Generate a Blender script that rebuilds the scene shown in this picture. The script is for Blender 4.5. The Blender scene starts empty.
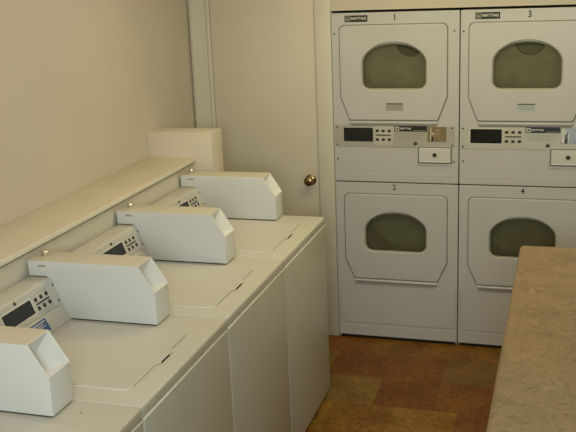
import bpy, bmesh, math, random
from mathutils import Matrix, Vector
random.seed(4)
C = bpy.context.scene.collection
sc = bpy.context.scene
PI = math.pi

# ------------------------------------------------------------------ materials
def mat(name, col, rough=.5, metal=0., noise=0., nscale=30., bump=0., bscale=200., spec=.5, col2=None, coat=0., ndetail=4):
    m = bpy.data.materials.new(name); m.use_nodes = True
    nt = m.node_tree; b = nt.nodes['Principled BSDF']
    b.inputs['Roughness'].default_value = rough; b.inputs['Metallic'].default_value = metal
    b.inputs['Specular IOR Level'].default_value = spec
    b.inputs['Coat Weight'].default_value = coat
    b.inputs['Base Color'].default_value = (*col, 1)
    tc = nt.nodes.new('ShaderNodeTexCoord')
    if noise or col2:
        n = nt.nodes.new('ShaderNodeTexNoise'); n.inputs['Scale'].default_value = nscale; n.inputs['Detail'].default_value = ndetail
        r = nt.nodes.new('ShaderNodeValToRGB')
        c2 = col2 or tuple(min(1, c*(1+noise)) for c in col); c1 = col if col2 else tuple(c*(1-noise) for c in col)
        r.color_ramp.elements[0].position = .35; r.color_ramp.elements[1].position = .65
        r.color_ramp.elements[0].color = (*c1, 1); r.color_ramp.elements[1].color = (*c2, 1)
        nt.links.new(tc.outputs['Object'], n.inputs['Vector']); nt.links.new(n.outputs['Fac'], r.inputs['Fac'])
        nt.links.new(r.outputs['Color'], b.inputs['Base Color'])
    if bump:
        n2 = nt.nodes.new('ShaderNodeTexNoise'); n2.inputs['Scale'].default_value = bscale
        bp = nt.nodes.new('ShaderNodeBump'); bp.inputs['Strength'].default_value = bump; bp.inputs['Distance'].default_value = .002
        nt.links.new(tc.outputs['Object'], n2.inputs['Vector']); nt.links.new(n2.outputs['Fac'], bp.inputs['Height'])
        nt.links.new(bp.outputs['Normal'], b.inputs['Normal'])
    return m
M = {}
M['wall'] = mat('cream_wall_paint', (0.609, 0.562, 0.492), .75, noise=.02, nscale=3, bump=.25, bscale=90)
M['trim'] = mat('cream_trim_paint', (0.660, 0.627, 0.562), .5, noise=.015, nscale=5)
M['ledge'] = mat('cream_ledge_paint', (0.651, 0.583, 0.470), .5, noise=.03, nscale=4)
M['pillar'] = mat('cream_pillar_paint', (.69, .635, .55), .5, noise=.02, nscale=4)
M['meter_top'] = mat('meter_case_top_lit', (.62, .575, .47), .38, noise=.02, nscale=8)  # same case paint with the warm overhead light put into its colour
M['nosing'] = mat('lit_nosing_paint', (.80, .77, .68), .45, noise=.02)  # ledge front painted paler to make up for weak light there
M['ledge_shadow'] = mat('tan_ledge_shadow', (.22, .18, .12), .7, noise=.05)  # shade under the ledge board, painted as a dark strip
M['door'] = mat('door_paint', (0.655, 0.608, 0.525), .55, noise=.02, nscale=3)
M['ceiling'] = mat('ceiling_paint', (.72, .68, .58), .8, noise=.02)
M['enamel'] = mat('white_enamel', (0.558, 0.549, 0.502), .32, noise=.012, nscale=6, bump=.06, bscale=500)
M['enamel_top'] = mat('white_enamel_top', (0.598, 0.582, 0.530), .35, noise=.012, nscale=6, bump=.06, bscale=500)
M['edge_highlight'] = mat('painted_edge_highlight', (.88, .88, .84), .3, noise=.01)  # pale paint standing in for highlight lines along edges
M['drawer'] = mat('drawer_enamel', (.66, .67, .68), .25, noise=.01)
M['rim'] = mat('window_rim_paint', (.36, .34, .25), .35, noise=.03)
M['dryer'] = mat('dryer_enamel', (0.570, 0.567, 0.590), .35, noise=.012, nscale=5, bump=.06, bscale=500)
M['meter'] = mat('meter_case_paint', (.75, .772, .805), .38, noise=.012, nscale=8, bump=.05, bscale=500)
M['groove'] = mat('grey_groove', (.20, .195, .175), .6, noise=.05)
M['gap'] = mat('dark_gap', (.015, .013, .012), .8, noise=.1)
M['plate'] = mat('grey_control_plate', (.47, .46, .42), .38, metal=.1, noise=.03, nscale=60)
M['plate_light'] = mat('light_control_plate', (.56, .56, .54), .35, metal=.1, noise=.03, nscale=60)
M['keypad'] = mat('keypad_white', (.56, .55, .50), .45, noise=.02)
M['black'] = mat('black_display', (.010, .010, .012), .22, noise=.1)
M['blackmat'] = mat('black_print', (.012, .012, .012), .5, noise=.1)
M['navy'] = mat('navy_print', (.015, .025, .05), .4, noise=.1)
M['ink'] = mat('grey_print', (.30, .29, .27), .6, noise=.05)
M['white_ink'] = mat('white_print', (.72, .71, .66), .5, noise=.02)
M['silver_ink'] = mat('silver_print', (.42, .41, .36), .4, noise=.02)
M['blue'] = mat('blue_sticker', (.05, .13, .32), .4, noise=.05)
M['label_grey'] = mat('grey_label', (.40, .385, .34), .5, noise=.03)
M['label_blue'] = mat('pale_blue_label', (.50, .56, .60), .5, noise=.03)
M['chrome'] = mat('chrome', (.75, .73, .68), .15, metal=1, noise=.02)
M['screw'] = mat('dark_screw', (.10, .09, .08), .35, metal=.8, noise=.1)
M['brass'] = mat('aged_brass', (.34, .24, .10), .25, metal=1, noise=.1, nscale=60)
M['coin_reflect_brown'] = mat('coin_plate_tan_reflection', (.30, .22, .12), .3, metal=.35, col2=(.36, .27, .16), nscale=14)  # mirror-like plate, its brown reflection put into the colour
M['coin_reflect_pale'] = mat('coin_plate_pale_reflection', (.33, .37, .43), .2, metal=.7, col2=(.42, .46, .52), nscale=10)  # same kind of plate with a pale blue reflection painted in
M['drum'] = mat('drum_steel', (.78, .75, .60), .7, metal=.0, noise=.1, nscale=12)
M['drum_low'] = mat('drum_steel_shaded', (.50, .47, .32), .7, noise=.2, nscale=6)  # drum steel darkened: shade of the lower drums put into colour
M['drum_vent'] = mat('drum_vent_grey', (.22, .22, .17), .6, noise=.1)
M['drum_dark'] = mat('drum_dark', (.018, .018, .012), .6, noise=.1)
M['counter_base'] = mat('counter_base_paint', (.45, .38, .28), .5, noise=.03)

def glass():
    m = bpy.data.materials.new('tinted_door_glass'); m.use_nodes = True
    nt = m.node_tree; b = nt.nodes['Principled BSDF']; out = nt.nodes['Material Output']
    b.inputs['Roughness'].default_value = .12
    n = nt.nodes.new('ShaderNodeTexNoise'); n.inputs['Scale'].default_value = 7
    tc = nt.nodes.new('ShaderNodeTexCoord'); r = nt.nodes.new('ShaderNodeValToRGB')
    r.color_ramp.elements[0].color = (.235, .225, .150, 1); r.color_ramp.elements[1].color = (.29, .28, .19, 1)
    nt.links.new(tc.outputs['Object'], n.inputs['Vector']); nt.links.new(n.outputs['Fac'], r.inputs['Fac'])
    nt.links.new(r.outputs['Color'], b.inputs['Base Color'])
    t = nt.nodes.new('ShaderNodeBsdfTransparent'); t.inputs['Color'].default_value = (.97, .97, .90, 1)
    mx = nt.nodes.new('ShaderNodeMixShader'); mx.inputs['Fac'].default_value = .17
    nt.links.new(t.outputs[0], mx.inputs[1]); nt.links.new(b.outputs[0], mx.inputs[2]); nt.links.new(mx.outputs[0], out.inputs['Surface'])
    return m
M['glass'] = glass()

def counter_mat():
    m = bpy.data.materials.new('mottled_tan_laminate'); m.use_nodes = True
    nt = m.node_tree; b = nt.nodes['Principled BSDF']; b.inputs['Roughness'].default_value = .45
    tc = nt.nodes.new('ShaderNodeTexCoord')
    def ramp(fac, stops):
        r = nt.nodes.new('ShaderNodeValToRGB'); e = r.color_ramp.elements
        while len(e) < len(stops): e.new(.5)
        for el, (p, c) in zip(e, stops): el.position = p; el.color = (*c, 1)
        nt.links.new(fac, r.inputs['Fac']); return r.outputs['Color']
    n = nt.nodes.new('ShaderNodeTexNoise'); n.inputs['Scale'].default_value = 7; n.inputs['Detail'].default_value = 8; n.inputs['Roughness'].default_value = .7
    n2 = nt.nodes.new('ShaderNodeTexNoise'); n2.inputs['Scale'].default_value = 55; n2.inputs['Detail'].default_value = 5; n2.inputs['Roughness'].default_value = .7
    n3 = nt.nodes.new('ShaderNodeTexNoise'); n3.inputs['Scale'].default_value = 18; n3.inputs['Detail'].default_value = 6
    mp = nt.nodes.new('ShaderNodeMapping'); mp.inputs['Scale'].default_value = (1, 1.15, 1)
    nt.links.new(tc.outputs['Object'], mp.inputs['Vector'])
    for k in (n, n2, n3): nt.links.new(mp.outputs['Vector'], k.inputs['Vector'])
    c = ramp(n.outputs['Fac'], [(.32, (.235, .160, .080)), (.47, (.290, .200, .110)), (.58, (.335, .222, .128)), (.70, (.31, .215, .120))])
    c2 = ramp(n2.outputs['Fac'], [(.34, (.66, .63, .58)), (.5, (1, 1, 1)), (.62, (1.0, 1, 1)), (.72, (1.28, 1.25, 1.22))])
    c3 = ramp(n3.outputs['Fac'], [(.62, (0, 0, 0)), (.75, (.10, .09, .07))])
    mx = nt.nodes.new('ShaderNodeMix'); mx.data_type = 'RGBA'; mx.blend_type = 'MULTIPLY'; mx.inputs[0].default_value = 1
    nt.links.new(c, mx.inputs[6]); nt.links.new(c2, mx.inputs[7])
    ad = nt.nodes.new('ShaderNodeMix'); ad.data_type = 'RGBA'; ad.blend_type = 'ADD'; ad.inputs[0].default_value = 1
    nt.links.new(mx.outputs[2], ad.inputs[6]); nt.links.new(c3, ad.inputs[7])
    nt.links.new(ad.outputs[2], b.inputs['Base Color'])
    return m
M['counter'] = counter_mat()

def floor_mat():
    m = bpy.data.materials.new('slate_look_tiles'); m.use_nodes = True
    nt = m.node_tree; b = nt.nodes['Principled BSDF']; b.inputs['Roughness'].default_value = .45; b.inputs['Specular IOR Level'].default_value = .22
    at = nt.nodes.new('ShaderNodeAttribute'); at.attribute_name = 'tile_colour'
    tc = nt.nodes.new('ShaderNodeTexCoord')
    def ns(s, d, r):
        n = nt.nodes.new('ShaderNodeTexNoise'); n.inputs['Scale'].default_value = s; n.inputs['Detail'].default_value = d; n.inputs['Roughness'].default_value = r
        nt.links.new(tc.outputs['Object'], n.inputs['Vector']); return n.outputs['Fac']
    def ramp(fac, stops):
        r = nt.nodes.new('ShaderNodeValToRGB'); e = r.color_ramp.elements
        while len(e) < len(stops): e.new(.5)
        for el, (p, c) in zip(e, stops): el.position = p; el.color = (*c, 1)
        nt.links.new(fac, r.inputs['Fac']); return r.outputs['Color']
    def mix(a, c, mode, f=1):
        x = nt.nodes.new('ShaderNodeMix'); x.data_type = 'RGBA'; x.blend_type = mode
        if isinstance(f, float) or isinstance(f, int): x.inputs[0].default_value = f
        else: nt.links.new(f, x.inputs[0])
        nt.links.new(a, x.inputs[6]); nt.links.new(c, x.inputs[7]); return x.outputs[2]
    big = ramp(ns(5, 5, .6), [(.32, (.75, .68, .55)), (.5, (1, 1, 1)), (.68, (1.25, 1.2, 1.05))])
    fine = ramp(ns(38, 6, .7), [(.32, (.62, .58, .52)), (.52, (1, 1, 1)), (.72, (1.6, 1.55, 1.4))])
    c = mix(at.outputs['Color'], big, 'MULTIPLY'); c = mix(c, fine, 'MULTIPLY')
    veins = ramp(ns(9, 8, .75), [(.60, (0, 0, 0)), (.72, (1, 1, 1))])
    moss = nt.nodes.new('ShaderNodeRGB'); moss.outputs[0].default_value = (.20, .165, .085, 1)
    sep = nt.nodes.new('ShaderNodeMath'); sep.operation = 'MULTIPLY'; sep.inputs[1].default_value = .5
    nt.links.new(veins, sep.inputs[0])
    c = mix(c, moss.outputs[0], 'MIX', sep.outputs[0])
    nt.links.new(c, b.inputs['Base Color'])
    bp = nt.nodes.new('ShaderNodeBump'); bp.inputs['Strength'].default_value = .25; bp.inputs['Distance'].default_value = .003
    nt.links.new(ns(25, 5, .6), bp.inputs['Height']); nt.links.new(bp.outputs['Normal'], b.inputs['Normal'])
    return m
M['floor'] = floor_mat()

# ------------------------------------------------------------------ mesh helpers
def link(name, me, m, parent=None, smooth=True):
    o = bpy.data.objects.new(name, me); C.objects.link(o)
    if m: me.materials.clear(); me.materials.append(m)
    if smooth:
        for p in me.polygons: p.use_smooth = True
        try: me.set_sharp_from_angle(angle=math.radians(35))
        except Exception: pass
    if parent: o.parent = parent
    return o
def from_bm(name, bm, m, parent=None, smooth=True):
    me = bpy.data.meshes.new(name); bmesh.ops.recalc_face_normals(bm, faces=bm.faces[:]); bm.to_mesh(me); bm.free()
    return link(name, me, m, parent, smooth)
def bevel(bm, w, seg=2, edges=None):
    bmesh.ops.bevel(bm, geom=edges or bm.edges[:], offset=w, segments=seg, affect='EDGES', profile=.5)
def box_bm(x0, x1, y0, y1, z0, z1, bm=None, bv=0, seg=2):
    tgt = bm; b = bmesh.new()
    bmesh.ops.create_cube(b, size=1)
    for v in b.verts:
        v.co = ((x0+x1)/2+v.co.x*(x1-x0), (y0+y1)/2+v.co.y*(y1-y0), (z0+z1)/2+v.co.z*(z1-z0))
    if bv: bevel(b, bv, seg)
    if tgt is None: return b
    me = bpy.data.meshes.new('t'); b.to_mesh(me); b.free(); tgt.from_mesh(me); bpy.data.meshes.remove(me); return tgt
def box(name, x0, x1, y0, y1, z0, z1, m, parent=None, bv=0, seg=2):
    return from_bm(name, box_bm(x0, x1, y0, y1, z0, z1, None, bv, seg), m, parent)
def prism_bm(prof, y0, y1, bv=0, seg=2):
    """profile in (x, z) extruded along y"""
    b = bmesh.new()
    a = [b.verts.new((x, y0, z)) for x, z in prof]; c = [b.verts.new((x, y1, z)) for x, z in prof]
    b.faces.new(a); b.faces.new(c[::-1])
    n = len(prof)
    for i in range(n): b.faces.new((a[i], c[i], c[(i+1) % n], a[(i+1) % n]))
    bmesh.ops.recalc_face_normals(b, faces=b.faces[:])
    if bv: bevel(b, bv, seg)
    return b
def rounded(pts, res=6):
    """pts: (x, y, r) polygon with rounded corners"""
    out = []; n = len(pts)
    for i in range(n):
        x, y, r = pts[i]; p = Vector((x, y)); a = Vector(pts[i-1][:2]); c = Vector(pts[(i+1) % n][:2])
        if r <= 0: out.append((x, y)); continue
        u = (a-p).normalized(); v = (c-p).normalized(); ang = u.angle(v)
        t = min(r/math.tan(ang/2), (a-p).length*.49, (c-p).length*.49); rr = t*math.tan(ang/2)
        s, e = p+u*t, p+v*t
        cen = p+(u+v).normalized()*(rr/math.sin(ang/2))
        q0, q1 = s-cen, e-cen; a0 = math.atan2(q0.y, q0.x); a1 = math.atan2(q1.y, q1.x); d = (a1-a0+PI) % (2*PI)-PI
        for k in range(res+1):
            th = a0+d*k/res; out.append((cen.x+rr*math.cos(th), cen.y+rr*math.sin(th)))
    return out
# planar plate from closed outlines (first outer, later ones holes); mapped by a 4x4 matrix
FRONT = Matrix(((1, 0, 0, 0), (0, 0, -1, 0), (0, 1, 0, 0), (0, 0, 0, 1)))       # local x,y -> world x,z ; local z -> -y
def plate_mesh(outs, thick, bv, mtx):
    cu = bpy.data.curves.new('t', 'CURVE'); cu.dimensions = '2D'; cu.fill_mode = 'BOTH'
    for o in outs:
        sp = cu.splines.new('POLY'); sp.points.add(len(o)-1); sp.use_cyclic_u = True
        for p, q in zip(sp.points, o): p.co = (q[0], q[1], 0, 1)
    cu.extrude = max(thick/2-bv, 1e-5); cu.bevel_depth = bv; cu.bevel_resolution = 1; cu.offset = -bv
    ob = bpy.data.objects.new('t', cu); C.objects.link(ob)
    bpy.context.view_layer.update()
    me = bpy.data.meshes.new_from_object(ob.evaluated_get(bpy.context.evaluated_depsgraph_get()))
    bpy.data.objects.remove(ob); bpy.data.curves.remove(cu)
    me.transform(Matrix(mtx) @ Matrix.Translation((0, 0, thick/2)))     # back on local z=0, front at +thick
    return me
def plate(name, outs, thick, bv, mtx, m, parent=None):
    return link(name, plate_mesh(outs, thick, bv, mtx), m, parent)
def at(base, x=0, y=0, z=0): return base @ Matrix.Translation((x, y, z))
def rect(x0, x1, y0, y1, r=0): return rounded([(x0, y0, r), (x1, y0, r), (x1, y1, r), (x0, y1, r)], 4)
def text_mesh(s, size, mtx, xs=1., align='CENTER', thick=.0006, bold=0.):
    cu = bpy.data.curves.new('t', 'FONT'); cu.body = s; cu.size = size; cu.align_x = align; cu.align_y = 'CENTER'
    cu.extrude = thick/2; cu.offset = bold
    ob = bpy.data.objects.new('t', cu); C.objects.link(ob); bpy.context.view_layer.update()
    me = bpy.data.meshes.new_from_object(ob.evaluated_get(bpy.context.evaluated_depsgraph_get()))
    bpy.data.objects.remove(ob); bpy.data.curves.remove(cu)
    me.transform(mtx @ Matrix.Diagonal((xs, 1, 1, 1))); return me
def disc(name, r, h, mtx, m, parent=None, seg=20, bv=0.):
    b = bmesh.new(); bmesh.ops.create_cone(b, cap_ends=True, segments=seg, radius1=r, radius2=r, depth=h)
    if bv: bevel(b, bv, 2, [e for e in b.edges if abs(e.verts[0].co.z-e.verts[1].co.z) < 1e-6 and e.verts[0].co.z > 0])
    bmesh.ops.transform(b, matrix=mtx @ Matrix.Translation((0, 0, h/2)), verts=b.verts[:])
    return from_bm(name, b, m, parent)
def lathe_bm(prof, seg=24):
    """prof (r, z) revolved round z"""
    b = bmesh.new(); rings = []
    for r, z in prof:
        rings.append([b.verts.new((r*math.cos(2*PI*k/seg), r*math.sin(2*PI*k/seg), z)) for k in range(seg)] if r > 1e-6 else [b.verts.new((0, 0, z))])
    for A, B in zip(rings, rings[1:]):
        for k in range(seg):
            q = (k+1) % seg
            f = [A[k % len(A)], A[q % len(A)], B[q % len(B)], B[k % len(B)]]
            f = list(dict.fromkeys(f))
            if len(f) > 2: b.faces.new(f)
    return b
def empty(name, loc, label, cat, group=None):
    o = bpy.data.objects.new(name, None); C.objects.link(o); o.location = loc; o.empty_display_size = .1
    o['label'] = label; o['category'] = cat
    if group: o['group'] = group
    return o
def struct(o): o['kind'] = 'structure'; return o

# ------------------------------------------------------------------ room shell
XW = -.828; XR = 2.45; YF = -5.9; ZC = 2.5; YB = .012          # left wall, right wall, front wall, ceiling, back wall face
DL, DR, DTOP = -.70, -.10, 2.03                                # door leaf
OX0, OX1, OZ = -.002, 1.378, 1.868                             # dryer alcove
struct(box('wall_left', XW-.1, XW, YF-.1, YB+.1, 0, ZC, M['wall']))
struct(box('wall_right', XR, XR+.1, YF-.1, YB+.1, 0, ZC, M['wall']))
struct(box('wall_front', XW, XR, YF-.1, YF, 0, ZC, M['wall']))
struct(box('ceiling', XW-.1, XR+.1, YF-.1, 1.1, ZC, ZC+.1, M['ceiling']))
b = bmesh.new()
for r in ((XW, DL-.02, 0, ZC), (DL-.02, DR+.02, DTOP+.02, ZC), (DR+.02, OX0, 0, ZC), (OX0, OX1, OZ, ZC), (OX1, XR, 0, ZC)):
    box_bm(r[0], r[1], YB, YB+.1, r[2], r[3], b)
box_bm(OX0-.1, OX0, YB+.1, 1.0, 0, ZC, b); box_bm(OX1, OX1+.1, YB+.1, 1.0, 0, ZC, b); box_bm(OX0-.1, OX1+.1, 1.0, 1.1, 0, ZC, b)
struct(from_bm('wall_back', b, M['wall'], smooth=False))
# tiled floor: one quad per tile, colour of each tile in an attribute
def build_floor():
    bm = bmesh.new(); lay = bm.loops.layers.float_color.new('tile_colour'); T = .3048
    red = (.185, .073, .012); dred = (.165, .066, .012); brown = (.200, .096, .016); olive = (.205, .122, .030); amber = (.255, .138, .024); moss = (.190, .103, .026)
    pal = [red, dred, brown, olive, amber, moss, red, brown]
    rows = []; y = -.2+T*4
    off = {}; special = {}
    r = 0; y1 = -.2+T*4
    while y1 > YF:
        y0 = y1-T; key = round((y1+.2)/T)       # 0: row starting at -.2
        offx = {1: .20, 0: .05, -1: .36, -2: .473}.get(key, random.random()*T)
        x = offx-T*math.ceil((offx-XW)/T)
        while x < XR:
            n = round((x-offx)/T)
            c = random.choice(pal)
            sp = {(1, 0): brown, (1, 1): brown, (1, -1): red, (0, 0): dred, (0, 1): red, (0, 2): moss, (0, 3): dred, (-1, -1): olive, (-1, 0): dred, (-1, 1): red,
                  (-1, -2): olive, (-2, -1): brown, (-2, 0): amber, (-2, 1): red, (-2, -2): amber}.get((key, n))
            if sp: c = sp
            j = 1+random.uniform(-.08, .08)
            xa, xb = max(x, XW), min(x+T, XR); ya, yb = max(y0, YF), min(y1, 1.0)
            if xb > xa and yb > ya:
                f = bm.faces.new([bm.verts.new(p) for p in ((xa, ya, 0), (xb, ya, 0), (xb, yb, 0), (xa, yb, 0))])
                for l in f.loops: l[lay] = (c[0]*j, c[1]*j, c[2]*j, 1)
            x += T
        y1 = y0
    me = bpy.data.meshes.new('floor'); bm.to_mesh(me); bm.free()
    return struct(link('floor', me, M['floor'], smooth=False))
build_floor()
# closet door, casing, knob
d = struct(box('door_1', DL, DR, YB+.004, YB+.044, .008, DTOP, M['door'], None, .002))
kb = lathe_bm([(0, 0), (.031, 0), (.032, .004), (.026, .008), (.013, .012), (.012, .030), (.020, .036), (.0265, .046), (.0275, .054), (.024, .062), (.014, .067), (0, .068)])
bmesh.ops.transform(kb, matrix=Matrix.Translation((-.146, YB+.004, .938)) @ Matrix.Rotation(PI/2, 4, 'X'), verts=kb.verts[:])
k = from_bm('door_knob', kb, M['brass'], d); k['label'] = 'aged brass round door knob'
def casing(name, xo, xi):
    """moulded casing between outer x and inner x, full height with profile across x"""
    s = 1 if xi > xo else -1; w = abs(xi-xo)
    pr = [(0, 0), (0, .020), (.010, .022), (.022, .021), (.026, .015), (.040, .014), (.060, .013), (w-.016, .011), (w-.012, .014), (w-.004, .013), (w, .008), (w, 0)]
    bm = bmesh.new(); z0, z1 = 0.002, DTOP+.1
    A = [bm.verts.new((xo+s*x, YB-t, z0)) for x, t in pr]; B = [bm.verts.new((xo+s*x, YB-t, z1)) for x, t in pr]
    bm.faces.new(A); bm.faces.new(B)
    for i in range(len(pr)): j = (i+1) % len(pr); bm.faces.new((A[i], A[j], B[j], B[i]))
    return struct(from_bm(name, bm, M['trim'], smooth=False))
casing('trim_1', -.815, -.727)
b = box_bm(-.091, -.004, YB-.011, YB, .002, DTOP+.1, None, .003); struct(from_bm('trim_2', b, M['trim']))
struct(box('trim_3', -.815, -.004, YB-.018, YB, DTOP+.012, DTOP+.1, M['trim'], None, .003))
bm = bmesh.new()    # jamb with stop bead
box_bm(-.722, DL-.003, YB-.004, YB+.07, 0, DTOP+.015, bm, .003); box_bm(DR+.003, -.09, YB-.004, YB+.07, 0, DTOP+.015, bm, .002)
box_bm(-.722, -.09, YB-.004, YB+.07, DTOP+.003, DTOP+.02, bm)
struct(from_bm('trim_4', bm, M['trim']))
# pipe-chase ledge behind the washers + taller box at its far end
LZ = 1.19
struct(box('wall_ledge', XW, -.583, -5.2, -.6375, 0, LZ-.0215, M['trim']))
struct(box('trim_5', XW+.001, -.570, -5.2, -.638, LZ-.021, LZ, M['ledge'], None, .002, 2))
struct(box('trim_6', -.5705, -.566, -5.2, -.638, LZ-.021, LZ-.0005, M['nosing'], None, .002, 2))
struct(box('ledge_shadow_strip', -.584, -.574, -5.2, -.638, LZ-.028, LZ-.0212, M['ledge_shadow'], None))
bm = box_bm(XW+.0005, -.474, -.637, -.485, 0, 1.316, None, .003); struct(from_bm('wall_pillar', bm, M['pillar']))

# ------------------------------------------------------------------ washers
H = .9288; XF = .1254; W = .675; XB = -.565
def bars(name, rows, mtx, m, parent, thick=.0006):
    """rows of printed lines: (x0,x1,y,h)"""
    b = bmesh.new()
    for x0, x1, y, h in rows: box_bm(x0, x1, y-h/2, y+h/2, 0, thick, b)
    bmesh.ops.transform(b, matrix=mtx, verts=b.verts[:]); return from_bm(name, b, m, parent, False)
def keypad(parent, mtx, x0, y0, w=.100, h=.100, kd=None):
    """2 x 3 buttons and a bar on a pale pad; local x right, y up"""
    kp = plate('keypad', [rect(x0, x0+w, y0, y0+h, .006)], .0012, .0004, at(mtx, 0, 0, .0001), M['keypad'], parent)
    return kp
def make_washer(label, seen_sticker=True):
    """local origin: floor, x as world, y=0 at the far side, washer runs to y=-W"""
    t = empty('washing_machine', (0, 0, 0), label, 'washing machine', 'top-loading washers in a row along the ledge')
    # cabinet: front panel + body
    b = bmesh.new()
    box_bm(XB, XF-.012, -W+.004, -.004, .012, .893, b)
    cab = from_bm('cabinet', b, M['enamel'], t)
    fp = box('front_panel', XF-.03, XF+.002, -W, 0, .022, .8898, M['enamel'], t, .009, 3)
    cn = from_bm('corner_highlight', prism_bm([(XF-.0105, .030), (XF-.002, .030), (XF-.002, .880), (XF-.0105, .880)], -W-.0008, -W+.006, .002, 2), M['edge_highlight'], t); cn['label'] = 'pale strip painted as a highlight on the corner'  # added pale strip for the highlight on the near corner
    tb = box('front_panel_highlight', XF-.006, XF+.0026, -W+.006, -.006, .8862, .8912, M['edge_highlight'], t, .0018, 2); tb['label'] = 'painted highlight along the top of the front panel'  # added pale strip for the highlight on the panel's top edge
    tk = box('toe_kick', XB+.02, XF-.03, -W+.02, -.02, 0.0, .014, M['gap'], t)
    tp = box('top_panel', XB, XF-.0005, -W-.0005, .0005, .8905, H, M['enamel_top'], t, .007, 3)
    # lid with finger tab
    x0, x1, ya, yb = -.39, .042, -.590, -.142
    out = rounded([(x0, ya, .012), (x1, ya, .03), (x1, -.415, .01), (x1+.013, -.395, .008), (x1+.013, -.305, .008), (x1, -.285, .01), (x1, yb, .03), (x0, yb, .012)], 5)
    TOP = Matrix.Translation((0, 0, H))
    plate('lid_shadow_gap', [[(x+(.0014 if x > -.2 else 0), y+(.0010 if y > -.35 else .003)) for x, y in out]], .0006, 0, TOP, M['groove'], t)['label'] = 'thin grey shadow gap round the lid'  # grey outline painted as shade in the lid gap
    plate('lid_edge_highlight', [[(x-(.0 if x > -.2 else .003), y-(.0032 if y < -.5 else -.004)) for x, y in out]], .0016, .0005, TOP, M['edge_highlight'], t)['label'] = 'painted highlight along the near edge of the lid'  # pale outline painted as the highlight on the lid's near side
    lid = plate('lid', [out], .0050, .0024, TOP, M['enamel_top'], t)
    plate('finger_notch', [rect(x1+.0095, x1+.0140, -.390, -.330, .002)], .0048, .0004, TOP, M['gap'], lid)
    # console
    prof = [(XB-.005, H), (XB-.005, 1.082), (-.494, 1.081), (-.488, 1.077), (-.455, .988), (-.449, .984), (-.424, .940), (-.418, H)]
    yo = -.1115                                     # near face of the coin meter
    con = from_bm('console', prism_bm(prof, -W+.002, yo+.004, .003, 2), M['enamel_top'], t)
    # control plate on the slanted face; frame: local x = +y world, local y = up the slope, z = outward
    A = Vector((-.490, 0, 1.079)); Bp = Vector((-.4535, 0, .986)); up = (A-Bp).normalized(); xx = Vector((0, 1, 0)); nn = xx.cross(up)
    L = (A-Bp).length
    P = Matrix(((xx.x, up.x, nn.x, Bp.x), (xx.y, up.y, nn.y, Bp.y), (xx.z, up.z, nn.z, Bp.z), (0, 0, 0, 1)))
    cp = plate('control_plate', [rect(-W+.012, yo, .004, L-.004, .004)], .0030, .001, P, M['plate_light'], t)
    P2 = at(P, 0, 0, .0030)
    # screen spans y rel far edge: -2.495..-2.335 with far edge -2.067
    frame = plate('display_frame', [rect(-.436, -.260, .018, L-.022, .003)], .0006, 0, P2, M['white_ink'], cp)
    plate('display', [rect(-.430, -.266, .023, L-.027, .002)], .0014, .0003, P2, M['black'], cp)
    kx = (-.237, -.2045, -.1705)
    for i, x in enumerate(kx):
        for yy in (L-.038, L-.070):
            plate('button', [rect(x-.0070, x+.0070, yy-.0070, yy+.0070, .003)], .0018, .0005, P2, M['blackmat'], cp)
    plate('indicator_bar', [rect(-.244, -.164, L-.0575, L-.0515, .002)], .0012, 0, P2, M['screw'], cp)
    for yy in (.015, L-.022): bars('keypad_line', [(-.252, -.156, yy, .001)], P2, M['ink'], cp)
    # small latch by the screen
    lb = lathe_bm([(0, 0), (.006, 0), (.006, .004), (.004, .006), (0, .007)], 14)
    bmesh.ops.transform(lb, matrix=at(P, -.344, L-.012, .001), verts=lb.verts[:])
    from_bm('console_latch', lb, M['screw'], t)
    # flange with two screws between plate and meter
    fl = plate('meter_flange', [rounded([(yo-.034, -.002, .004), (yo+.002, -.002, .002), (yo+.002, L+.001, .002), (yo-.015, L+.001, .004)], 3)], .0050, .0012, P, M['plate_light'], t)
    for yy in (L-.0246, L-.0826):
        disc('screw', .0038, .002, at(P, yo-.0055-(L-yy)*.10, yy, .0050), M['screw'], fl, 12, .0006)
    # lower slope with blue notice
    A = Vector((-.449, 0, .984)); Bp = Vector((-.424, 0, .940)); up = (A-Bp).normalized(); nn = xx.cross(up); L2 = (A-Bp).length
    Q = Matrix(((xx.x, up.x, nn.x, Bp.x), (xx.y, up.y, nn.y, Bp.y), (xx.z, up.z, nn.z, Bp.z), (0, 0, 0, 1)))
    st = plate('notice_sticker', [rect(-.345, -.236, .001, L2-.003, .001)], .0008, 0, Q, M['blue'], con); st['label'] = 'blue notice sticker with white lettering'
    bars('notice_print', [(-.338, -.245, L2-.011, .0035), (-.338, -.262, L2-.019, .0022), (-.338, -.25, L2-.026, .0022), (-.338, -.27, L2-.033, .0022)], at(Q, 0, 0, .0008), M['white_ink'], st)
    # coin meter ------------------------------------------------
    y0, y1 = yo, -.0002; zt = 1.1407; zn = H+.1196; xn = -.0878; xb = -.1464; z0 = H+.0045
    xk = -.572; za = 1.084
    I = Vector((-.168, y0+.004, zn))
    bm = bmesh.new(); V = lambda x, y, z: bm.verts.new((x, y, z))
    Bn, Bf = V(xb, y0, zt), V(xb, y1, zt); Nn, Nf = V(xn, y0, zn), V(xn, y1, zn)
    Dn, Df = V(xn, y0, z0), V(xn, y1, z0); Kn, Kf = V(xk, y0, zt), V(xk, y1, zt); Jn, Jf = V(xk, y0, za), V(xk, y1, za)
    Gn, Gf = V(-.50, y0, za), V(-.50, y1, za); En, Ef = V(-.430, y0, z0), V(-.430, y1, z0)
    bm.faces.new((Jn, Gn, En, Dn, Nn, Bn, Kn)); bm.faces.new((Jf, Kf, Bf, Nf, Df, Ef, Gf))
    bm.faces.new((Kn, Bn, Bf, Kf)); bm.faces.new((Nn, Dn, Df, Nf)); bm.faces.new((Dn, En, Ef, Df)); bm.faces.new((Kn, Kf, Jf, Jn))
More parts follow.
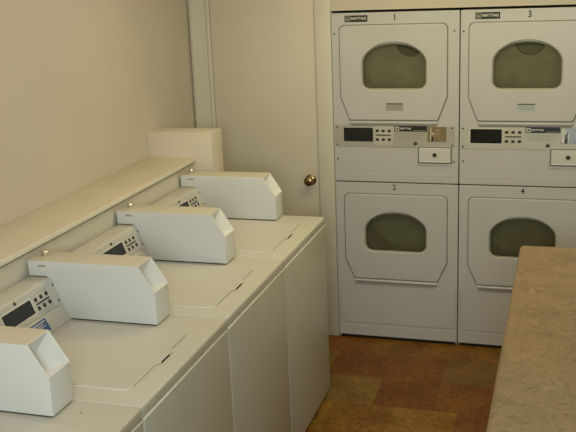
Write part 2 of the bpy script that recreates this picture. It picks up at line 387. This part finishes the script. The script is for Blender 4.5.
    bm.faces.new((Jn, Jf, Gf, Gn)); bm.faces.new((Gn, Gf, Ef, En))
    bmesh.ops.recalc_face_normals(bm, faces=bm.faces[:])
    # bevel crisp outer edges lightly
    rim = [(Bn, Nn), (Bf, Nf), (Bn, Bf), (Nn, Nf)]
    rimset = set(frozenset(p) for p in rim)
    # pocket facets (recess let into the sloping corner)
    i0 = V(*I)
    bm.faces.new((Bn, Bf, i0)); bm.faces.new((Bf, Nf, i0)); bm.faces.new((Nn, Nf, i0)); 
    es = [e for e in bm.edges if frozenset(e.verts) not in rimset and i0 not in e.verts]
    bmesh.ops.bevel(bm, geom=es, offset=.0022, segments=2, affect='EDGES', profile=.5)
    me = bpy.data.meshes.new('coin_meter'); bm.to_mesh(me); bm.free()
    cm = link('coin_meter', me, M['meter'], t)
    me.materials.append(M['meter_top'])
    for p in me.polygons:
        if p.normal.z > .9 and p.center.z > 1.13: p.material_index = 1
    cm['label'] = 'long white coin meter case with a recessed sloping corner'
    # lip round the recess, its rim highlight painted as a pale rod
    def rod(pts, r, name, m, par):
        cu = bpy.data.curves.new('t', 'CURVE'); cu.dimensions = '3D'; cu.bevel_depth = r; cu.bevel_resolution = 2; cu.use_fill_caps = True
        sp = cu.splines.new('POLY'); sp.points.add(len(pts)-1)
        for p, q in zip(sp.points, pts): p.co = (*q, 1)
        ob = bpy.data.objects.new('t', cu); C.objects.link(ob); bpy.context.view_layer.update()
        mm = bpy.data.meshes.new_from_object(ob.evaluated_get(bpy.context.evaluated_depsgraph_get()))
        bpy.data.objects.remove(ob); bpy.data.curves.remove(cu); return link(name, mm, m, par)
    e = .0012
    rod([(xb, y0+e, zt-e), (xn-e, y0+e, zn), (xn-e, y1-e, zn), (xb, y1-e, zt-e), (xb, y0+e, zt-e)], .0017, 'recess_lip_highlight', M['edge_highlight'], cm)
    box('meter_foot', -.41, xn-.006, y0+.004, y1-.004, H, z0+.001, M['gap'], cm)
    pb = lathe_bm([(0, 0), (.0085, 0), (.0085, .006), (.0125, .008), (.013, .013), (.009, .018), (0, .020)], 18)
    bmesh.ops.transform(pb, matrix=Matrix.Translation((-.541, -.045, zt-.001)), verts=pb.verts[:])
    pb = from_bm('meter_lock', pb, M['chrome'], cm); pb['label'] = 'small round chrome lock'
    plate('meter_emblem', [rect(-.531, -.502, 1.1185, 1.1265, .003)], .0008, .0002, at(FRONT, 0, 0, -y0), M['label_grey'], cm)
    return t
w0 = make_washer('')
def children(o): return [x for x in bpy.data.objects if x.parent == o]
def copy_tree(o, parent=None):
    c = o.copy(); C.objects.link(c); c.parent = parent
    for ch in children(o): copy_tree(ch, c)
    return c
Y1 = -.713; PIT = .677
labs = ['white top-loading washer farthest away, beside the closet door and cream pillar',
        'white top-loading washer second from the closet door, keypad visible beside its coin meter',
        'white top-loading washer third from the closet door, blue notice showing on its console',
        'white top-loading washer nearest the camera, cut off at the bottom left corner']
ws = [w0]+[copy_tree(w0) for _ in range(3)]
for i, w in enumerate(ws):
    w.location = (0, Y1-PIT*i, 0); w['label'] = labs[i]
BH = (-.029, -.065)
disc('bumper_hole', .0028, .0006, Matrix.Translation((BH[0], BH[1], H)), M['blackmat'], ws[3], 10)

# ------------------------------------------------------------------ stacked dryers
DW = .6815
def door_out(x0, x1, zt, zs, zb, inset, g=0.):
    return rounded([(x0+inset-g*.6, zb-g, .012), (x1-inset+g*.6, zb-g, .012), (x1+g, zs-g*.3, .012), (x1+g, zt+g, .030), (x0-g, zt+g, .030), (x0-g, zs-g*.3, .012)], 5)
def window_out(cx, hw, zb, zsh, ztop, r, g=0.):
    """flat bottom with rounded corners, straight sides, arched top"""
    hw += g; zb -= g; ztop += g
    pts = []
    for k in range(7):
        a = PI+PI/2*k/6; pts.append((cx-hw+r+r*math.cos(a), zb+r+r*math.sin(a)))
    for k in range(7):
        a = -PI/2+PI/2*k/6; pts.append((cx+hw-r+r*math.cos(a), zb+r+r*math.sin(a)))
    n = 28
    for k in range(n+1):
        a = PI*k/n; c, s = math.cos(a), math.sin(a)
        pts.append((cx+hw*math.copysign(abs(c)**.92, c), zsh+(ztop-zsh)*abs(s)**1.08))
    return pts
def make_dryer(nums, label, coin, cmat, labm, plm, strip, x0):
    t = empty('stacked_dryer', (x0, 0, 0), label, 'dryer', 'stacked coin dryers built into the back wall')
    D = .78
    b = bmesh.new(); th = .02; ZT = 1.8557
    for r in ((.001, th, .020, D, .0, ZT-.001), (DW-th, DW-.001, .020, D, .0, ZT-.001), (.001, DW-.001, .020, D, ZT-th, ZT-.001), (.001, DW-.001, D-.01, D, 0, ZT-.001), (.001, DW-.001, .02, D, .94, .96)):
        box_bm(*r, b)
    from_bm('cabinet', b, M['dryer'], t, False)
    box('toe_kick', .01, DW-.01, .012, .03, .001, .024, M['gap'], t)
    box('cabinet_gap', .0, DW, .012, .02, .930, .946, M['gap'], t)
    doors = ((1.790, 1.410, 1.285, .048, 1.450, 1.590, 1.694), (.868, .490, .376, .050, .538, .664, .764))
    wc = .338
    wo = [window_out(wc, .174, d[4], d[5], d[6], .045) for d in doors]
    wh = [window_out(wc, .174, d[4], d[5], d[6], .045, .012) for d in doors]
    P0 = at(FRONT, 0, 0, -.016)
    # face sheets (front at y=0)
    plate('upper_front_panel', [rect(0, DW, .9395, ZT, .004), wh[0]], .016, .0025, P0, M['dryer'], t)
    plate('lower_front_panel', [rect(0, DW, .0195, .9335, .004), wh[1]], .016, .0025, P0, M['dryer'], t)
    # thin embossed lines
    plate('access_panel', [rect(.014, DW-.014, .100, .332, .008)], .0022, .001, FRONT, M['dryer'], t)
    plate('access_panel_edge', [rect(.0125, DW-.0125, .0985, .3335, .009)], .0006, 0, FRONT, M['ink'], t)
    bars('pressed_line', [(.03, DW-.03, .985, .003)], FRONT, M['white_ink'], t, .0012)
    bars('pressed_line', [(.012, DW-.012, .082, .002)], FRONT, M['white_ink'], t, .0012)
    for di, d in enumerate(doors):
        zt, zs, zb, ins = d[:4]
        xa, xb = (.045, .619) if di == 0 else (.052, .622)
        sg = plate('door_seal', [door_out(xa, xb, zt, zs, zb, ins, .0045), wh[di]], .0008, 0, FRONT, M['groove'], t)
        dr = plate('door', [door_out(xa, xb, zt, zs, zb, ins), wo[di]], .030, .004, at(FRONT, 0, 0, -.020), M['dryer'], t)
        # lower lip catching the light
        lp = bmesh.new()
        for (q0, q1) in ((xa+ins-.004, xb-ins+.004),):
            pr = [(0, zb-.006), (-.012, zb-.008), (-.016, zb-.014), (-.006, zb-.030), (0, zb-.034)]
            A = [lp.verts.new((q0-.4*(z-zb), y, z)) for y, z in pr]; B = [lp.verts.new((q1+.4*(z-zb), y, z)) for y, z in pr]
            lp.faces.new(A); lp.faces.new(B)
            for i in range(5): j = (i+1) % 5; lp.faces.new((A[i], A[j], B[j], B[i]))
        bmesh.ops.recalc_face_normals(lp, faces=lp.faces[:]); bevel(lp, .003, 2)
        from_bm('door_lip', lp, M['dryer'], t)
        rim = plate('window_rim', [window_out(wc, .174, d[4], d[5], d[6], .045, .001), window_out(wc, .174, d[4], d[5], d[6], .037, -.0065)], .004, .0015, at(FRONT, 0, 0, -.004), M['rim'], dr)
        arc = [p for p in window_out(wc, .160, d[4], d[5]+.012, d[6]+.009, .045)][14:]
        arc = arc[3:-3]; arc2 = [(x*.985+wc*.015, z-.0035) for x, z in arc][::-1]
        plate('window_brow', [arc+arc2], .0012, .0004, at(FRONT, 0, 0, .0100), M['groove'], dr)
        gk = plate('window_gasket', [window_out(wc, .174, d[4], d[5], d[6], .045, .002), window_out(wc, .174, d[4], d[5], d[6], .036, -.0085)], .004, .001, at(FRONT, 0, 0, -.009), M['drum_dark'], dr)
        plate('window_glass', [window_out(wc, .174, d[4], d[5], d[6], .045)], .004, 0, at(FRONT, 0, 0, -.020), M['glass'], dr)
        # drum behind the glass
        zc = (d[4]+d[6])/2
        db = lathe_bm([(.20, .03), (.27, .05), (.29, .62), (.0, .62)], 40)
        bmesh.ops.transform(db, matrix=Matrix.Translation((wc, 0, zc)) @ Matrix.Rotation(-PI/2, 4, 'X'), verts=db.verts[:])
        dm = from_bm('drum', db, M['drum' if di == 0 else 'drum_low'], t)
        if di == 0:
            for rr, yy, mm in ((.088, .614, 'drum_dark'), (.078, .606, 'drum_vent' if x0 else 'drum_dark')):
                disc('drum_outlet', rr, .006, Matrix.Translation((wc-.013, yy, zc+.078)) @ Matrix.Rotation(PI/2, 4, 'X'), M[mm], dm, 28)
    if labm:
        st = plate('care_label', [rect(.292, .388, 1.336, 1.3775)], .0006, 0, at(FRONT, 0, 0, .0101), labm, t)
        bars('label_print', [(.296, .384, 1.3735, .005)], at(FRONT, 0, 0, .0107), M['blackmat'], st)
        bars('label_print', [(.303, .378, 1.365-.006*k, .002) for k in range(4)], at(FRONT, 0, 0, .0107), M['ink'], st)
    # badge
    bg = plate('badge', [rect(.074, .198, 1.808, 1.842, .002)], .002, .0005, FRONT, M['blackmat'], t)
    F2 = at(FRONT, 0, 0, .002)
    plate('badge_emblem', [rect(.079, .105, 1.813, 1.837, .003), rect(.0815, .1025, 1.8155, 1.8345, .002)], .0006, 0, F2, M['silver_ink'], bg)
    plate('badge_emblem', [rounded([(.085, 1.819, 0), (.099, 1.819, 0), (.099, 1.831, 0), (.092, 1.825, 0), (.085, 1.831, 0)])], .0006, 0, F2, M['silver_ink'], bg)
    link('badge_lettering', text_mesh('MAYTAG', .0195, at(F2, .1505, 1.8255, .0003), 1.05, bold=.0005), M['white_ink'], bg, False)
    link('unit_number', text_mesh(nums[0], .046, at(FRONT, .344, 1.826, .0005), .85, bold=.0008), M['blackmat'], t, False)
    link('unit_number', text_mesh(nums[1], .042, at(FRONT, .333, .909, .0005), .85, bold=.0008), M['blackmat'], t, False)
    # control plate
    cp = plate('control_plate', [rect(.008, .662, 1.134, 1.254, .004)], .0022, .0008, FRONT, plm, t)
    F3 = at(FRONT, 0, 0, .0022)
    plate('display_frame', [rect(.051, .222, 1.160, 1.246, .002)], .0006, 0, F3, M['white_ink'] if x0 else plm, cp)
    plate('display', [rect(.056, .219, 1.165, 1.241, .002)], .0016, .0004, F3, M['black'], cp)
    kp = plate('keypad', [rect(.2235, .330, 1.148, 1.252, .008)], .0010, .0003, F3, M['keypad'], cp)
    F4 = at(F3, 0, 0, .0010)
    for x in (.243, .276, .309):
        for z in (1.2255, 1.177): plate('button', [rect(x-.0085, x+.0085, z-.0065, z+.0065, .002)], .0018, .0005, F4, M['blackmat'], cp)
    plate('indicator_bar', [rect(.234, .318, 1.1985, 1.2045, .001)], .0008, 0, F4, M['blackmat'], cp)
    sp = plate('logo_strip', [rect(.338, .513, 1.223, 1.2525, .001)], .0008, 0, F3, strip, cp)
    F5 = at(F3, 0, 0, .0008)
    plate('strip_emblem', [rect(.343, .364, 1.2275, 1.2485, .001), rect(.348, .359, 1.2325, 1.2435, .001)], .0005, 0, F5, M['white_ink'], cp)
    link('strip_lettering', text_mesh('MAYTAG', .0150, at(F5, .3985, 1.2385, .0003), 1.0, bold=.0004), M['white_ink'], cp, False)
    bars('strip_lettering', [(.440, .505, 1.2290, .0022)], F5, M['silver_ink'], cp)
    bars('instruction_print', [(.347, .508, 1.212, .0016), (.347, .495, 1.204, .0016), (.347, .505, 1.194, .0016), (.352, .490, 1.185, .0016)], F3, M['ink'], cp)
    cw = plate('coin_plate', [rect(.516, .617, 1.1705, 1.2495, .002)], .0016, .0004, F3, cmat, cp)
    F6 = at(F3, 0, 0, .0016)
    if not x0:
        bars('coin_slot', [(.5365, .5465, 1.184, .024)], F6, M['blackmat'], cp, .0008); bars('coin_slot_frame', [(.531, .536, 1.208, .070), (.531, .552, 1.212, .008)], F6, M['white_ink'], cp, .0006)
        bars('coin_print', [(.560, .585, 1.232, .006), (.560, .580, 1.215, .006)], F6, M['label_grey'], cp, .0004)
    else:
        bars('coin_slot', [(.5365, .5475, 1.184, .026), (.545, .549, 1.212, .030), (.534, .541, 1.208, .010)], F6, M['blackmat'], cp, .0008)
        bars('coin_slot_frame', [(.519, .5335, 1.210, .074), (.538, .544, 1.232, .024), (.551, .556, 1.195, .045)], F6, M['white_ink'], cp, .0006)
    for x, z in ((.018, 1.243), (.018, 1.146), (.647, 1.243), (.647, 1.150)):
        disc('screw', .0046, .002, at(F3, x, z, 0), M['blackmat'], cp, 12, .0006)
    disc('coin_return_button', .010, .006, at(F3, .452, 1.159, 0), M['screw'], cp, 20, .002)
    # coin drawer
    cd = plate('coin_drawer', [rect(.456, .650, 1.038, 1.144, .003)], .004, .0012, FRONT, M['dryer'], t)
    plate('drawer_gap', [rect(.464, .6465, 1.050, 1.142, .003), rect(.471, .6405, 1.056, 1.136, .003)], .0008, 0, at(FRONT, 0, 0, .004), M['groove'], cd)
    plate('drawer_face', [rect(.471, .6405, 1.0565, 1.136, .003)], .010, .002, at(FRONT, 0, 0, .002), M['drawer'], cd)
    plate('drawer_highlight', [rect(.474, .6375, 1.0585, 1.0625, .001)], .0125, .001, FRONT, M['edge_highlight'], cd)  # highlight on the drawer's bottom edge, painted as a pale bar
    lk = lathe_bm([(0, .0), (.011, 0), (.011, .004), (.009, .006), (.0065, .006), (.0055, .003), (0, .003)], 18)
    bmesh.ops.transform(lk, matrix=at(FRONT, .5555, 1.0985, .012), verts=lk.verts[:]); from_bm('drawer_lock', lk, M['screw'], cd)
    for x, z in ((.016, 1.748), (.655, 1.752), (.019, 1.066), (.657, 1.060), (.034, .130), (.652, .130)):
        disc('screw', .0046, .0022, at(FRONT, x, z, 0), M['blackmat'], t, 10, .0006)
    return t
make_dryer('12', 'stacked pair of dryers numbered 1 and 2, beside the closet door', 0, M['coin_reflect_brown'], M['label_grey'], M['plate'], M['blackmat'], 0)
make_dryer('34', 'stacked pair of dryers numbered 3 and 4, partly behind the tan counter', 1, M['coin_reflect_pale'], M['label_blue'], M['plate_light'], M['navy'], .6865)

# ------------------------------------------------------------------ folding counter
ct = empty('folding_counter', (1.43, -2.2, 0), 'mottled tan laminate folding counter in the right foreground', 'counter')
def wbox(name, x0, x1, y0, y1, z0, z1, m, bv, seg=2):
    o = box(name, x0-1.43, x1-1.43, y0+2.2, y1+2.2, z0, z1, m, ct, bv, seg); return o
wbox('countertop', 1.058, 1.86, -3.55, -.992, .879, .92, M['counter'], .019, 5)
wbox('counter_base', 1.13, 1.80, -3.50, -1.05, .09, .879, M['counter_base'], .003)
wbox('plinth', 1.18, 1.76, -3.46, -1.10, 0, .09, M['gap'], .002)
for i in range(4):
    ya = -3.47+i*.6
    dd = wbox('cabinet_door', 1.112, 1.13, ya+.01, ya+.59, .11, .86, M['counter_base'], .003)
    hb = lathe_bm([(0, 0), (.008, 0), (.007, .012), (.014, .018), (.012, .026), (0, .028)], 14)
    bmesh.ops.transform(hb, matrix=Matrix.Translation((1.112-1.43, ya+.54+2.2, .78)) @ Matrix.Rotation(-PI/2, 4, 'Y'), verts=hb.verts[:])
    from_bm('knob', hb, M['brass'], dd)

# ------------------------------------------------------------------ lights
def area(name, loc, target, sx, sy, power, col, spread=PI):
    l = bpy.data.lights.new(name, 'AREA'); l.shape = 'RECTANGLE'; l.size = sx; l.size_y = sy; l.energy = power; l.color = col; l.spread = spread
    o = bpy.data.objects.new(name, l); C.objects.link(o); o.location = loc
    o.rotation_euler = (Vector(target)-Vector(loc)).to_track_quat('-Z', 'Y').to_euler(); return o
area('ceiling_lamp', (.8, -1.0, 2.46), (.8, -1.0, 0), 1.6, .6, 15.5, (1, .87, .45))
area('ceiling_strip', (-.1, -2.6, 2.46), (-.1, -2.6, 0), .8, 3.5, 9.9, (1, .84, .68))
area('camera_side_light', (1.3, -5.5, 2.05), (.3, -1.2, .9), 1.0, .8, 40, (.88, 1.0, .91))  # cool area light from behind the camera
w = bpy.data.worlds.new('world'); sc.world = w; w.use_nodes = True
w.node_tree.nodes['Background'].inputs['Color'].default_value = (.9, .85, .75, 1); w.node_tree.nodes['Background'].inputs['Strength'].default_value = .02

# ------------------------------------------------------------------ camera
cam = bpy.data.cameras.new('camera'); co = bpy.data.objects.new('camera', cam); C.objects.link(co); sc.camera = co
yaw, pitch, roll, f = .3047, -.2649, -.0415, 910.03
cam.sensor_width = 36; cam.lens = f/576*36; cam.clip_start = .05; cam.clip_end = 50
fwd = Vector((-math.sin(yaw)*math.cos(pitch), math.cos(yaw)*math.cos(pitch), math.sin(pitch)))
right = Vector((math.cos(yaw), math.sin(yaw), 0)); up = right.cross(fwd)
c, s = math.cos(roll), math.sin(roll)
r2 = c*right+s*up; u2 = -s*right+c*up
m = Matrix((r2, u2, -fwd)).transposed().to_4x4(); m.translation = (1.2308, -4.8265, 2.0943)
co.matrix_world = m
sc.view_settings.view_transform = 'Standard'; sc.view_settings.look = 'None'; sc.view_settings.exposure = 0
sc.cycles.max_bounces = 6
